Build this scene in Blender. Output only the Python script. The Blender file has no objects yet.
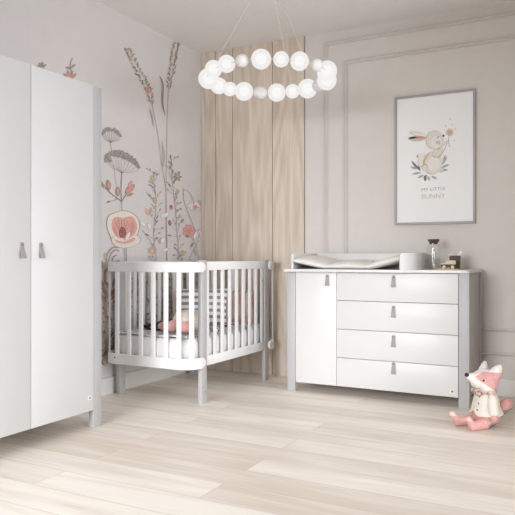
import bpy, bmesh, math, random
from math import sin, cos, pi, sqrt, atan2, radians
from mathutils import Vector, Matrix, Euler
random.seed(7)
SC = bpy.context.scene
COL = SC.collection

# ------------------------------------------------------------------ camera
TH = radians(27.8); CS, SN = cos(TH), sin(TH)
FPX, CAMZ, CXY = 650.0, 0.95, 257.5
XL, YB = -3.035, 4.73            # left wall plane, back wall plane
XR, YF, ZC = 3.0, -1.6, 2.70    # right wall, front wall, ceiling

def on_left(px, py, x=XL):
    """measured photo point -> (y, z) on the left wall"""
    r = (px - CXY) / FPX
    d = x / (r * CS - SN)
    return d * (r * SN + CS), CAMZ - (py - CXY) / FPX * d

def on_back(px, py, y=YB):
    r = (px - CXY) / FPX
    d = y / (r * SN + CS)
    return d * (r * CS - SN), CAMZ - (py - CXY) / FPX * d

cam = bpy.data.cameras.new('camera'); camo = bpy.data.objects.new('camera', cam)
COL.objects.link(camo); camo.location = (0, 0, CAMZ)
camo.rotation_euler = (pi / 2, 0, TH)
cam.sensor_width = 36; cam.lens = 36 * FPX / 515; cam.clip_start = .05
SC.camera = camo

# ------------------------------------------------------------------ materials
def lin(c):
    return tuple(((v / 255) / 12.92 if v / 255 <= .04045 else (((v / 255) + .055) / 1.055) ** 2.4) for v in c) + (1,)

def pm(name, rgb, rough=.5, var=.03, scale=30, bump=0.0, stretch=(1, 1, 1), spec=.4, sheen=0, bscale=None):
    m = bpy.data.materials.new(name); m.use_nodes = True
    n, l = m.node_tree.nodes, m.node_tree.links
    b = n['Principled BSDF']
    b.inputs['Roughness'].default_value = rough
    b.inputs['Specular IOR Level'].default_value = spec
    if sheen: b.inputs['Sheen Weight'].default_value = sheen
    tc = n.new('ShaderNodeTexCoord'); mp = n.new('ShaderNodeMapping'); mp.inputs['Scale'].default_value = stretch
    nz = n.new('ShaderNodeTexNoise'); nz.inputs['Scale'].default_value = scale; nz.inputs['Detail'].default_value = 4
    l.new(tc.outputs['Object'], mp.inputs['Vector']); l.new(mp.outputs['Vector'], nz.inputs['Vector'])
    cr = n.new('ShaderNodeValToRGB')
    c = lin(rgb)
    cr.color_ramp.elements[0].color = tuple(max(0, v * (1 - var)) for v in c[:3]) + (1,)
    cr.color_ramp.elements[1].color = tuple(min(1, v * (1 + var)) for v in c[:3]) + (1,)
    cr.color_ramp.elements[0].position = .3; cr.color_ramp.elements[1].position = .7
    l.new(nz.outputs['Fac'], cr.inputs['Fac']); l.new(cr.outputs['Color'], b.inputs['Base Color'])
    if bump:
        bp = n.new('ShaderNodeBump'); bp.inputs['Strength'].default_value = bump; bp.inputs['Distance'].default_value = .004
        src = nz
        if bscale:
            src = n.new('ShaderNodeTexNoise'); src.inputs['Scale'].default_value = bscale
            l.new(mp.outputs['Vector'], src.inputs['Vector'])
        l.new(src.outputs['Fac'], bp.inputs['Height']); l.new(bp.outputs['Normal'], b.inputs['Normal'])
    return m

def wood(name, light, dark, seam=None, brick=None, grain_axis=2, rough=.5, use_uv=True):
    """grain runs along UV.y; brick=(length,width) adds floor boards laid along UV.y"""
    m = bpy.data.materials.new(name); m.use_nodes = True
    n, l = m.node_tree.nodes, m.node_tree.links
    b = n['Principled BSDF']; b.inputs['Roughness'].default_value = rough; b.inputs['Specular IOR Level'].default_value = .35
    uv = n.new('ShaderNodeUVMap'); uv.uv_map = 'UVMap'
    vec = uv.outputs['UV']
    if brick:
        bt = n.new('ShaderNodeTexBrick')
        bt.inputs['Scale'].default_value = 1; bt.inputs['Brick Width'].default_value = brick[0]; bt.inputs['Row Height'].default_value = brick[1]
        bt.inputs['Mortar Size'].default_value = .0016; bt.inputs['Mortar Smooth'].default_value = .3; bt.offset = .37
        bt.inputs['Color1'].default_value = (0, 0, 0, 1); bt.inputs['Color2'].default_value = (1, 1, 1, 1); bt.inputs['Mortar'].default_value = (.5, .5, .5, 1)
        l.new(vec, bt.inputs['Vector'])
        sc = n.new('ShaderNodeVectorMath'); sc.operation = 'SCALE'; sc.inputs['Scale'].default_value = 13.7
        l.new(bt.outputs['Color'], sc.inputs[0])
        ad = n.new('ShaderNodeVectorMath'); ad.operation = 'ADD'
        l.new(vec, ad.inputs[0]); l.new(sc.outputs[0], ad.inputs[1]); vec = ad.outputs[0]
    st = (1.2, 14, 1) if brick else (14, 1.0, 1)
    mp = n.new('ShaderNodeMapping'); mp.inputs['Scale'].default_value = st; l.new(vec, mp.inputs['Vector'])
    n1 = n.new('ShaderNodeTexNoise'); n1.inputs['Scale'].default_value = 1.4; n1.inputs['Detail'].default_value = 7; n1.inputs['Distortion'].default_value = 1.2
    l.new(mp.outputs['Vector'], n1.inputs['Vector'])
    mp2 = n.new('ShaderNodeMapping'); mp2.inputs['Scale'].default_value = (st[0] * 2.2, st[1] * 6, 1) if brick else (st[0] * 6, st[1] * 2.2, 1)
    l.new(vec, mp2.inputs['Vector'])
    n2 = n.new('ShaderNodeTexNoise'); n2.inputs['Scale'].default_value = 1.6; n2.inputs['Detail'].default_value = 5
    l.new(mp2.outputs['Vector'], n2.inputs['Vector'])
    # cathedral figure
    mp3 = n.new('ShaderNodeMapping'); mp3.inputs['Scale'].default_value = (.55, 5, 1) if brick else (5, .55, 1)
    l.new(vec, mp3.inputs['Vector'])
    n3 = n.new('ShaderNodeTexNoise'); n3.inputs['Scale'].default_value = 1.0; n3.inputs['Detail'].default_value = 1
    l.new(mp3.outputs['Vector'], n3.inputs['Vector'])
    k = n.new('ShaderNodeMath'); k.operation = 'MULTIPLY'; k.inputs[1].default_value = 26 if brick else 44; l.new(n3.outputs['Fac'], k.inputs[0])
    s = n.new('ShaderNodeMath'); s.operation = 'SINE'; l.new(k.outputs[0], s.inputs[0])
    s2 = n.new('ShaderNodeMath'); s2.operation = 'MULTIPLY'; s2.inputs[1].default_value = .07 if brick else .10; l.new(s.outputs[0], s2.inputs[0])
    a1 = n.new('ShaderNodeMath'); a1.operation = 'MULTIPLY_ADD'; a1.inputs[1].default_value = .55; l.new(n1.outputs['Fac'], a1.inputs[0]); l.new(s2.outputs[0], a1.inputs[2])
    a2 = n.new('ShaderNodeMath'); a2.operation = 'MULTIPLY_ADD'; a2.inputs[1].default_value = .45; l.new(n2.outputs['Fac'], a2.inputs[0]); l.new(a1.outputs[0], a2.inputs[2])
    last = a2.outputs[0]
    if brick:
        a3 = n.new('ShaderNodeMath'); a3.operation = 'MULTIPLY_ADD'; a3.inputs[1].default_value = .42; a3.inputs[2].default_value = -.21
        l.new(bt.outputs['Color'], a3.inputs[0])
        a4 = n.new('ShaderNodeMath'); a4.operation = 'ADD'; l.new(last, a4.inputs[0]); l.new(a3.outputs[0], a4.inputs[1]); last = a4.outputs[0]
    cr = n.new('ShaderNodeValToRGB'); e = cr.color_ramp.elements
    e[0].position = .25; e[0].color = lin(dark); e[1].position = .72; e[1].color = lin(light)
    l.new(last, cr.inputs['Fac'])
    out = cr.outputs['Color']
    if brick:
        mx = n.new('ShaderNodeMix'); mx.data_type = 'RGBA'; l.new(bt.outputs['Fac'], mx.inputs['Factor'])
        l.new(out, mx.inputs[6]); mx.inputs[7].default_value = lin(seam); out = mx.outputs[2]
    l.new(out, b.inputs['Base Color'])
    bp = n.new('ShaderNodeBump'); bp.inputs['Strength'].default_value = .12; bp.inputs['Distance'].default_value = .002
    l.new(a2.outputs[0], bp.inputs['Height']); l.new(bp.outputs['Normal'], b.inputs['Normal'])
    return m

def glass(name, col=(1, 1, 1, 1), mix=.12):
    m = bpy.data.materials.new(name); m.use_nodes = True
    n, l = m.node_tree.nodes, m.node_tree.links
    n.remove(n['Principled BSDF'])
    tr = n.new('ShaderNodeBsdfTransparent'); tr.inputs['Color'].default_value = col
    gl = n.new('ShaderNodeBsdfGlossy'); gl.inputs['Roughness'].default_value = .06
    fr = n.new('ShaderNodeLayerWeight'); fr.inputs['Blend'].default_value = .5
    pw = n.new('ShaderNodeMath'); pw.operation = 'POWER'; pw.inputs[1].default_value = 3.5; l.new(fr.outputs['Facing'], pw.inputs[0])
    ma = n.new('ShaderNodeMath'); ma.operation = 'MULTIPLY_ADD'; ma.inputs[1].default_value = .32; ma.inputs[2].default_value = .035; l.new(pw.outputs[0], ma.inputs[0])
    mx = n.new('ShaderNodeMixShader'); l.new(ma.outputs[0], mx.inputs[0]); l.new(tr.outputs[0], mx.inputs[1]); l.new(gl.outputs[0], mx.inputs[2])
    l.new(mx.outputs[0], n['Material Output'].inputs['Surface'])
    return m

def glow(name, rgb, strength, transp=0.0):
    m = bpy.data.materials.new(name); m.use_nodes = True
    n, l = m.node_tree.nodes, m.node_tree.links
    n.remove(n['Principled BSDF'])
    em = n.new('ShaderNodeEmission'); em.inputs['Color'].default_value = lin(rgb); em.inputs['Strength'].default_value = strength
    o = em.outputs[0]
    if transp:
        tr = n.new('ShaderNodeBsdfTransparent'); mx = n.new('ShaderNodeMixShader'); mx.inputs[0].default_value = transp
        l.new(o, mx.inputs[1]); l.new(tr.outputs[0], mx.inputs[2]); o = mx.outputs[0]
    l.new(o, n['Material Output'].inputs['Surface'])
    return m

M = {}
WALL = (222, 216, 210)
M['wall'] = pm('wall paint', WALL, .85, .012, 14, .05, bscale=160, spec=.2)
M['paper'] = pm('wallpaper ground', (218, 213, 211), .85, .012, 14, .04, bscale=160, spec=.2)
M['ceiling'] = pm('ceiling paint', (240, 238, 236), .9, .01, 10, spec=.2)
M['trim'] = pm('trim paint', (214, 207, 202), .6, .01, 20)
M['base'] = pm('baseboard paint', (236, 233, 230), .5, .01, 20)
M['white'] = pm('white lacquer', (226, 225, 223), .35, .006, 9)
M['dimwhite'] = pm('dimmed white lacquer', (220, 220, 220), .4, .006, 9)  # same lacquer as the dresser; the wardrobe's dimmer light is put into its colour
M['cribwhite'] = pm('white crib lacquer', (239, 238, 237), .6, .006, 9)
M['grey'] = pm('pale grey lacquer', (188, 187, 187), .4, .01, 12)
M['inner'] = pm('carcass board', (200, 198, 196), .6, .02, 12)
M['leather'] = pm('grey leather', (166, 161, 158), .6, .06, 90, .15)
M['metal'] = pm('brushed screw metal', (138, 130, 126), .35, .05, 200)
M['metal'].node_tree.nodes['Principled BSDF'].inputs['Metallic'].default_value = .7
M['brown'] = pm('brown emblem', (120, 95, 70), .6, .1, 60)
M['floor'] = wood('floor boards', (253, 245, 235), (226, 213, 198), (205, 191, 177), (1.9, .19), rough=.42)
M['planks'] = wood('oak wall boards', (230, 217, 203), (198, 182, 165), rough=.6)
M['lightwood'] = wood('light toy wood', (226, 206, 180), (196, 172, 142), rough=.6)
M['seamdark'] = pm('shadow gap board', (120, 104, 90), .8, .05, 20)
M['sheet'] = pm('white cotton sheet', (240, 239, 238), .9, .015, 60, .25, spec=.1, sheen=.2)
M['globe'] = glow('opal globe glass', (250, 248, 246), .93, .25)
M['lamp'] = glow('lamp core', (255, 252, 249), 1.15)
M['matte'] = pm('matt white globe', (232, 230, 228), .45, .01, 20)
M['cord'] = pm('pale textile cord', (215, 200, 185), .7, .05, 200)
M['glass'] = glass('clear glass', (.985, .99, .99, 1))
M['darklid'] = pm('dark wooden lid', (88, 74, 66), .5, .15, 60)
M['weave'] = pm('dark woven box', (104, 93, 86), .8, .35, 120, .6, stretch=(1, 1, 3))
M['tissue'] = pm('white tissue', (246, 245, 244), .9, .01, 40, spec=.1)

# ------------------------------------------------------------------ mesh helpers
class MB:
    def __init__(s, mats):
        s.bm = bmesh.new(); s.mats = mats if isinstance(mats, (list, tuple)) else [mats]
    def _mi(s, faces, mi):
        for f in faces: f.material_index = mi
    def box(s, x0, x1, y0, y1, z0, z1, bev=0.0, seg=2, mi=0, mat=None):
        r = bmesh.ops.create_cube(s.bm, size=1)
        vs = r['verts']
        for v in vs:
            v.co = Vector(((x0 + x1) / 2 + v.co.x * (x1 - x0), (y0 + y1) / 2 + v.co.y * (y1 - y0), (z0 + z1) / 2 + v.co.z * (z1 - z0)))
        fs = {f for v in vs for f in v.link_faces}
        s._mi(fs, mi)
        if bev:
            es = list({e for v in vs for e in v.link_edges})
            r = bmesh.ops.bevel(s.bm, geom=es, offset=bev, segments=seg, profile=.5, affect='EDGES')
            s._mi(r['faces'], mi)
            vs = [v for f in r['faces'] for v in f.verts] + [v for v in vs if v.is_valid]
        if mat is not None:
            for v in {v for v in vs}: v.co = mat @ v.co
        return s
    def ell(s, c, r, rot=None, mi=0, sub=3):
        q = bmesh.ops.create_icosphere(s.bm, subdivisions=sub, radius=1)
        R = (rot or Euler((0, 0, 0))).to_matrix()
        r = (r, r, r) if isinstance(r, (int, float)) else r
        for v in q['verts']:
            v.co = Vector(c) + R @ Vector((v.co.x * r[0], v.co.y * r[1], v.co.z * r[2]))
        s._mi({f for v in q['verts'] for f in v.link_faces}, mi)
        return s
    def sweep(s, pts, prof, mi=0, up=Vector((0, 0, 1)), cap=True, scales=None, closed_prof=True):
        """prof: list of (side, up) offsets; side = tangent x up"""
        pts = [Vector(p) for p in pts]; rings = []
        for i, p in enumerate(pts):
            a = pts[max(i - 1, 0)]; b = pts[min(i + 1, len(pts) - 1)]
            t = (b - a).normalized()
            side = t.cross(up)
            if side.length < 1e-4: side = t.cross(Vector((0, 1, 0)))
            side.normalize(); u = side.cross(t).normalized()
            k = scales[i] if scales else (1, 1)
            if isinstance(k, (int, float)): k = (k, k)
            rings.append([s.bm.verts.new(p + side * (x * k[0]) + u * (z * k[1])) for x, z in prof])
        n = len(prof)
        for i in range(len(rings) - 1):
            for j in range(n if closed_prof else n - 1):
                f = s.bm.faces.new((rings[i][j], rings[i][(j + 1) % n], rings[i + 1][(j + 1) % n], rings[i + 1][j])); f.material_index = mi
        if cap and closed_prof:
            for rr in (rings[0][::-1], rings[-1]):
                f = s.bm.faces.new(rr); f.material_index = mi
        return s
    def tube(s, pts, r, n=10, mi=0, scales=None):
        return s.sweep(pts, [(r * cos(2 * pi * k / n), r * sin(2 * pi * k / n)) for k in range(n)], mi, scales=scales)
    def lathe(s, prof, c=(0, 0, 0), n=32, mi=0):
        rings = []
        for r, z in prof:
            if r < 1e-5: rings.append([s.bm.verts.new((c[0], c[1], c[2] + z))])
            else: rings.append([s.bm.verts.new((c[0] + r * cos(2 * pi * k / n), c[1] + r * sin(2 * pi * k / n), c[2] + z)) for k in range(n)])
        for a, b in zip(rings, rings[1:]):
            for k in range(n):
                q = [a[k % len(a)], a[(k + 1) % n % len(a)], b[(k + 1) % n % len(b)], b[k % len(b)]]
                u = []
                for v in q:
                    if v not in u: u.append(v)
                if len(u) > 2:
                    f = s.bm.faces.new(u); f.material_index = mi
        return s
    def prism(s, poly, z0, z1, mi=0, axis='z', bev=0):
        """poly [(a,b)], extruded along axis from z0 to z1"""
        def P(a, b, c): return {'z': (a, b, c), 'y': (a, c, b), 'x': (c, a, b)}[axis]
        lo = [s.bm.verts.new(P(a, b, z0)) for a, b in poly]; hi = [s.bm.verts.new(P(a, b, z1)) for a, b in poly]
        fs = [s.bm.faces.new(lo[::-1]), s.bm.faces.new(hi)]
        n = len(poly)
        for i in range(n): fs.append(s.bm.faces.new((lo[i], lo[(i + 1) % n], hi[(i + 1) % n], hi[i])))
        s._mi(fs, mi)
        if bev:
            es = list(fs[0].edges) + list(fs[1].edges)
            r = bmesh.ops.bevel(s.bm, geom=es, offset=bev, segments=2, profile=.5, affect='EDGES'); s._mi(r['faces'], mi)
        return s
    def build(s, name, parent=None, smooth=35, off=None, fixn=True):
        me = bpy.data.meshes.new(name)
        if off is not None:
            for v in s.bm.verts: v.co -= Vector(off)
        if fixn: bmesh.ops.recalc_face_normals(s.bm, faces=s.bm.faces)
        s.bm.to_mesh(me); s.bm.free()
        for m in s.mats: me.materials.append(m)
        if smooth:
            me.shade_smooth(); me.set_sharp_from_angle(angle=radians(smooth))
        o = bpy.data.objects.new(name, me); COL.objects.link(o)
        if parent: o.parent = parent
        return o

def tag(o, label=None, cat=None, group=None, kind=None):
    if label: o['label'] = label
    if cat: o['category'] = cat
    if group: o['group'] = group
    if kind: o['kind'] = kind
    return o
def thing(name, label, cat, loc, rz=0, group=None):
    o = bpy.data.objects.new(name, None); COL.objects.link(o); o.empty_display_size = .1
    o.location = loc; o.rotation_euler = (0, 0, rz)
    return tag(o, label, cat, group)
def struct(mb, name, **k):
    return tag(mb.build(name, **k), kind='structure')
def origin_at(o, loc):
    loc = Vector(loc); o.data.transform(Matrix.Translation(-loc)); o.location = loc; return o
def rrect(w, h, r, n=6):
    """rounded rectangle outline centred at the origin"""
    out = []
    for cx, cy, a0 in ((w / 2 - r, h / 2 - r, 0), (-w / 2 + r, h / 2 - r, 90), (-w / 2 + r, -h / 2 + r, 180), (w / 2 - r, -h / 2 + r, 270)):
        for k in range(n + 1):
            a = radians(a0 + 90 * k / n); out.append((cx + r * cos(a), cy + r * sin(a)))
    return out
def smoothp0(pts, n=5):
    out = []; P = [pts[0]] + list(pts) + [pts[-1]]
    for i in range(1, len(P) - 2):
        p0, p1, p2, p3 = P[i - 1:i + 3]
        for k in range(n):
            t = k / n
            out.append(tuple(.5 * (2 * p1[a] + (p2[a] - p0[a]) * t + (2 * p0[a] - 5 * p1[a] + 4 * p2[a] - p3[a]) * t * t + (3 * p1[a] - p0[a] - 3 * p2[a] + p3[a]) * t ** 3) for a in (0, 1)))
    return out + [pts[-1]]
def uv_planar(o, fu, fv):
    me = o.data; uv = me.uv_layers.new(name='UVMap')
    for lp in me.loops:
        c = me.vertices[lp.vertex_index].co; uv.data[lp.index].uv = (fu(c), fv(c))

# ------------------------------------------------------------------ room shell
b = MB(M['floor']); b.box(XL - .1, XR + .1, YF - .1, YB + .1, -.08, 0)
fl = struct(b, 'floor', smooth=0); uv_planar(fl, lambda c: c.x + 20.4, lambda c: c.y + 20.07)
b = MB(M['ceiling']); b.box(XL - .1, XR + .1, YF - .1, YB + .1, ZC, ZC + .1); struct(b, 'ceiling', smooth=0)
b = MB(M['wall']); b.box(XL - .1, XR + .1, YB, YB + .1, 0, ZC); struct(b, 'wall_back', smooth=0)
# right wall and front wall hold two added windows, out of view, for the light
W1 = (-2.7, -.8, .45, 2.15)        # added front window x0 x1 z0 z1
W2 = (.7, 3.3, .45, 2.15)          # added right window y0 y1 z0 z1
b = MB(M['wall'])
b.box(XL - .1, W1[0], YF - .1, YF, 0, ZC); b.box(W1[1], XR + .1, YF - .1, YF, 0, ZC)
b.box(W1[0], W1[1], YF - .1, YF, 0, W1[2]); b.box(W1[0], W1[1], YF - .1, YF, W1[3], ZC)
struct(b, 'wall_front', smooth=0)
b = MB(M['wall']); b.box(-.06, XR + .1, 3.6, YB, 0, ZC); struct(b, 'wall_nib_added', smooth=0)  # added wall out of view, blocks window light so the right corner stays dark
b = MB(M['wall'])
b.box(XR, XR + .1, YF, W2[0], 0, ZC); b.box(XR, XR + .1, W2[1], 3.6, 0, ZC)
b.box(XR, XR + .1, W2[0], W2[1], 0, W2[2]); b.box(XR, XR + .1, W2[0], W2[1], W2[3], ZC)
struct(b, 'wall_right', smooth=0)
b = MB([M['base'], M['glass']])
x0, x1, z0, z1 = W1
for xa, xb in ((x0, x0 + .05), (x1 - .05, x1), ((x0 + x1) / 2 - .03, (x0 + x1) / 2 + .03)): b.box(xa, xb, YF - .08, YF - .02, z0, z1)
for za, zb in ((z0, z0 + .05), (z1 - .05, z1)): b.box(x0, x1, YF - .08, YF - .02, za, zb)
b.box(x0, x1, YF - .052, YF - .048, z0, z1, mi=1); struct(b, 'added_window_1', smooth=0)
b = MB([M['base'], M['glass']])
x0, x1, z0, z1 = W2
for xa, xb in ((x0, x0 + .05), (x1 - .05, x1), ((x0 + x1) / 2 - .03, (x0 + x1) / 2 + .03)): b.box(XR + .02, XR + .08, xa, xb, z0, z1)
for za, zb in ((z0, z0 + .05), (z1 - .05, z1)): b.box(XR + .02, XR + .08, x0, x1, za, zb)
b.box(XR + .048, XR + .052, x0, x1, z0, z1, mi=1); struct(b, 'added_window_2', smooth=0)

# baseboards
b = MB(M['base']); b.box(XL, XL + .014, YF, YB, 0, .115, .003); struct(b, 'baseboard_left')
XW = on_back(305, 200)[0]            # right end of the oak boards
b = MB(M['base']); b.box(XW, -.06, YB - .014, YB, 0, .118, .003); struct(b, 'baseboard_back')
b = MB(M['base']); b.box(-.074, -.06, 3.6, YB - .014, 0, .118, .003); struct(b, 'baseboard_nib')  # baseboard of the added short wall

# oak boards on the back wall (left part), real boards with shadow gaps
seams = [XL] + [on_back(p, 200)[0] for p in (216.4, 233.5, 273.3)] + [XW]
b = MB([M['planks'], M['seamdark']])
b.box(XL, XW, YB - .006, YB, 0, ZC, mi=1)
lay = []
for i in range(4):
    b.box(seams[i] + .0022, seams[i + 1] - .0022, YB - .018, YB - .004, 0, ZC, .0015, 1)
o = struct(b, 'trim_1', smooth=0)
me = o.data; uv = me.uv_layers.new(name='UVMap')
offs = [3.1, 17.3, 29.15, 41.7]
for pf in me.polygons:
    cx = pf.center.x; k = max([i for i in range(4) if seams[i] <= cx + 1e-6] or [0])
    mid = (seams[k] + seams[k + 1]) / 2
    for li in pf.loop_indices:
        c = me.vertices[me.loops[li].vertex_index].co; uv.data[li].uv = (c.x - mid + offs[k], c.z + offs[k] * .7)
# two concentric picture-frame mouldings
def moulding(name, xa, xb, za, zb):
    b = MB(M['trim']); w, d = .027, .022
    prof = [(0, 0), (w, 0), (w, d * .55), (w * .72, d * .62), (w * .6, d), (w * .35, d), (w * .22, d * .62), (0, d * .5)]
    ring = []
    for cx, cz, sx, sz in ((xa, za, 1, 1), (xb, za, -1, 1), (xb, zb, -1, -1), (xa, zb, 1, -1)):
        ring.append([b.bm.verts.new((cx + sx * p, YB - q, cz + sz * p)) for p, q in prof])
    n = len(prof)
    for i in range(4):
        for j in range(n): b.bm.faces.new((ring[i][j], ring[i][(j + 1) % n], ring[(i + 1) % 4][(j + 1) % n], ring[(i + 1) % 4][j]))
    return struct(b, name, smooth=20)
moulding('trim_2', on_back(325, 200)[0], -.20, .276, 2.625)
moulding('trim_3', on_back(344.6, 200)[0], -.362, .440, 2.46)

# ------------------------------------------------------------------ left wall with its printed flower paper
PAL = dict(line=(182, 173, 169), dark=(146, 134, 130), umbel=(160, 152, 149), umbel2=(180, 172, 168), coral=(216, 154, 144), pink=(223, 171, 162),
           pinkl=(228, 186, 176), deep=(158, 98, 92), cream=(232, 223, 212), brown=(176, 152, 132), ochre=(204, 180, 154), pale=(236, 232, 227),
           leaf=(190, 181, 174), leafd=(160, 149, 141), seed=(168, 150, 134))
PK = list(PAL)
b = MB([M['paper']] + [pm('print ' + k, PAL[k], .85, .10, 120, spec=.2) for k in PK])
b.box(XL - .1, XL, YF - .1, YB + .1, 0, ZC)
_z = [0]
def lift():
    _z[0] += 1
    return XL + .0004 + _z[0] * 1.1e-6
def ink(pts, col):
    """filled flat print, points in measured photo coordinates"""
    x = lift(); vs = []
    for p in pts:
        y, z = on_left(*p)
        if y > YB - .02: y = YB - .0205 + random.random() * .0003
        vs.append(b.bm.verts.new((x, y, z)))
    try:
        f = b.bm.faces.new(vs); f.material_index = 1 + PK.index(col)
    except ValueError: pass
def smoothp(pts, n=6):
    if len(pts) < 3: return pts
    out = []
    P = [pts[0]] + list(pts) + [pts[-1]]
    for i in range(1, len(P) - 2):
        p0, p1, p2, p3 = P[i - 1:i + 3]
        for k in range(n):
            t = k / n
            out.append(tuple(.5 * (2 * p1[a] + (p2[a] - p0[a]) * t + (2 * p0[a] - 5 * p1[a] + 4 * p2[a] - p3[a]) * t * t + (3 * p1[a] - p0[a] - 3 * p2[a] + p3[a]) * t ** 3) for a in (0, 1)))
    out.append(pts[-1]); return out
def stroke(pts, w, col, taper=False):
    p = smoothp(pts); L, R = [], []
    for i, q in enumerate(p):
        a = p[max(0, i - 1)]; c = p[min(len(p) - 1, i + 1)]
        tx, ty = c[0] - a[0], c[1] - a[1]; k = math.hypot(tx, ty) or 1
        ww = w * (sin(pi * min(max(i / (len(p) - 1), .04), .96)) if taper else 1) / 2
        L.append((q[0] - ty / k * ww, q[1] + tx / k * ww)); R.append((q[0] + ty / k * ww, q[1] - tx / k * ww))
    for i in range(len(p) - 1): ink([L[i], L[i + 1], R[i + 1], R[i]], col); _z[0] -= 1
    _z[0] += 1
def blob(x, y, rx, ry, col, n=14, rot=0, jag=0):
    c, s = cos(radians(rot)), sin(radians(rot)); q = []
    for k in range(n):
        a = 2 * pi * k / n; j = 1 + (random.random() - .5) * jag
        u, v = rx * cos(a) * j, ry * sin(a) * j; q.append((x + u * c - v * s, y + u * s + v * c))
    ink(q, col)
def leaf(x, y, ang, ln, w, col, edge=None):
    """pointed leaf from its foot (x,y); ang: 0 = right, 90 = up"""
    a = radians(ang); dx, dy = cos(a), -sin(a); L, R = [], []
    for k in range(7):
        t = k / 6; h = w / 2 * sin(pi * t) ** .8 if 0 < t < 1 else 0
        px, py = x + dx * ln * t, y + dy * ln * t
        L.append((px - dy * h, py + dx * h)); R.append((px + dy * h, py - dx * h))
    if edge: 
        ink([(x + (q[0] - x) * 1.0 + (q[0] - (x + dx * ln / 2)) * .14, q[1] + (q[1] - (y + dy * ln / 2)) * .14) for q in L + R[-2:0:-1]], edge)
    ink(L + R[-2:0:-1], col)
def umbel(arc_, hx, hy, n, r):
    P = smoothp(arc_, 10)
    for k in range(11):
        x, y = P[int(k / 10 * (len(P) - 1))]
        stroke([(hx, hy), ((hx + x) / 2 + (x - hx) * .15, (hy + y) / 2 + 2), (x, y + 2)], .4, 'line')
    for k in range(n):
        t = random.random(); x, y = P[int(t * (len(P) - 1))]
        rr = r * sqrt(max(.15, sin(pi * min(.97, max(.06, t)))))
        a, q = random.random() * 2 * pi, sqrt(random.random()) * rr
        blob(x + q * cos(a), y + q * sin(a), random.uniform(.45, .85), random.uniform(.45, .85), random.choice(['umbel', 'umbel', 'umbel2', 'dark', 'umbel']), 7)
    blob(hx, hy, 1.5, .8, 'dark', 8)
def ear(pts, w, accent=None):
    p = smoothp(pts, 8)
    for i, q in enumerate(p):
        t = i / (len(p) - 1); ww = w * (.35 + .65 * sin(pi * min(.95, .12 + t * .85)))
        for s in (-1, 1):
            c = random.choice(['seed', 'leaf', 'brown', 'dark', 'leafd', 'ochre'])
            leaf(q[0] + s * random.uniform(0, ww * .5), q[1] + random.uniform(-1, 1), 90 - s * random.uniform(15, 60), random.uniform(2.4, 4), 1.5, c)
    if accent:
        for k in range(4): leaf(accent[0] + random.uniform(-1, 2), accent[1] + random.uniform(-1, 1), random.uniform(-20, 200), 3.4, 2.2, 'coral')
def sprig(pts, n, sz, cols, wst=.6):
    stroke(pts, wst, 'line'); p = smoothp(pts, 10)
    for k in range(n):
        q = p[int((k + .5) / n * (len(p) - 1))]; s = random.choice((1, -1))
        a = 90 - s * random.uniform(12, 85); L = random.uniform(.25, 1.2) * sz
        e = (q[0] + cos(radians(a)) * L, q[1] - sin(radians(a)) * L)
        stroke([q, ((q[0] + e[0]) / 2 + .4 * s, (q[1] + e[1]) / 2 + .3), e], .4, 'line')
        leaf(e[0], e[1], a, random.uniform(2.4, 4.6), random.uniform(.9, 1.6), random.choice(cols), 'line')
        if random.random() < .5: leaf((q[0] + e[0]) / 2, (q[1] + e[1]) / 2, a + s * 45, 2.8, 1.1, random.choice(['leaf', 'line', 'leafd']))

# background haze of fine stems low on the wall (behind the cot and the gap beside the wardrobe)
for k in range(46):
    x = random.uniform(101, 200); yb = 376 - (x - 101) * .23; h = random.uniform(40, 105)
    sprig([(x, yb - 14), (x + random.uniform(-3, 3), yb - h * .5), (x + random.uniform(-5, 5), yb - h)], random.randint(7, 12), 6,
          ['dark', 'leafd', 'leaf', 'dark', 'brown', 'leafd', 'coral' if k % 6 == 0 else 'dark'], .8)
for k in range(30):
    x = random.uniform(101, 113); y = random.uniform(268, 372)
    leaf(x, y, random.uniform(40, 140), random.uniform(7, 14), random.uniform(2.2, 4), random.choice(['dark', 'leafd', 'dark', 'leaf', 'brown']), 'line')
blob(104, 309, 1.6, 1.4, 'coral', 8); blob(103.6, 322, 1.3, 1.4, 'coral', 8); blob(109, 286, 1.5, 1.6, 'pink', 8)
for k in range(26):
    x = random.uniform(118, 196); y = random.uniform(275, 330)
    leaf(x, y, random.uniform(50, 130), random.uniform(6, 12), random.uniform(1.8, 3.4), random.choice(['leafd', 'leaf', 'dark']), 'line')
# small and large umbels
stroke([(110.2, 142), (111.6, 152)], .7, 'line')
umbel([(102.6, 134), (104.6, 130.6), (109, 129.2), (114, 130.4), (118, 133), (120.4, 136.4)], 110.3, 142, 260, 2.1)
stroke([(121.4, 172.5), (120.8, 190), (121.4, 203), (122, 214)], 1.3, 'leaf'); stroke([(121.4, 172.5), (120.8, 190), (121.4, 203)], .6, 'dark')
stroke([(113.2, 165), (114.6, 176), (116.8, 189)], .5, 'line')
umbel([(105.6, 158), (109, 154.6), (115, 153.4), (121, 154.4), (128, 157.2), (134, 161.4), (139, 167.6)], 121.4, 172.6, 620, 3.6)
for k in range(90): blob(random.uniform(104, 111), random.uniform(153.4, 162), .7, .7, random.choice(['umbel', 'dark', 'umbel2']), 7)
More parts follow.
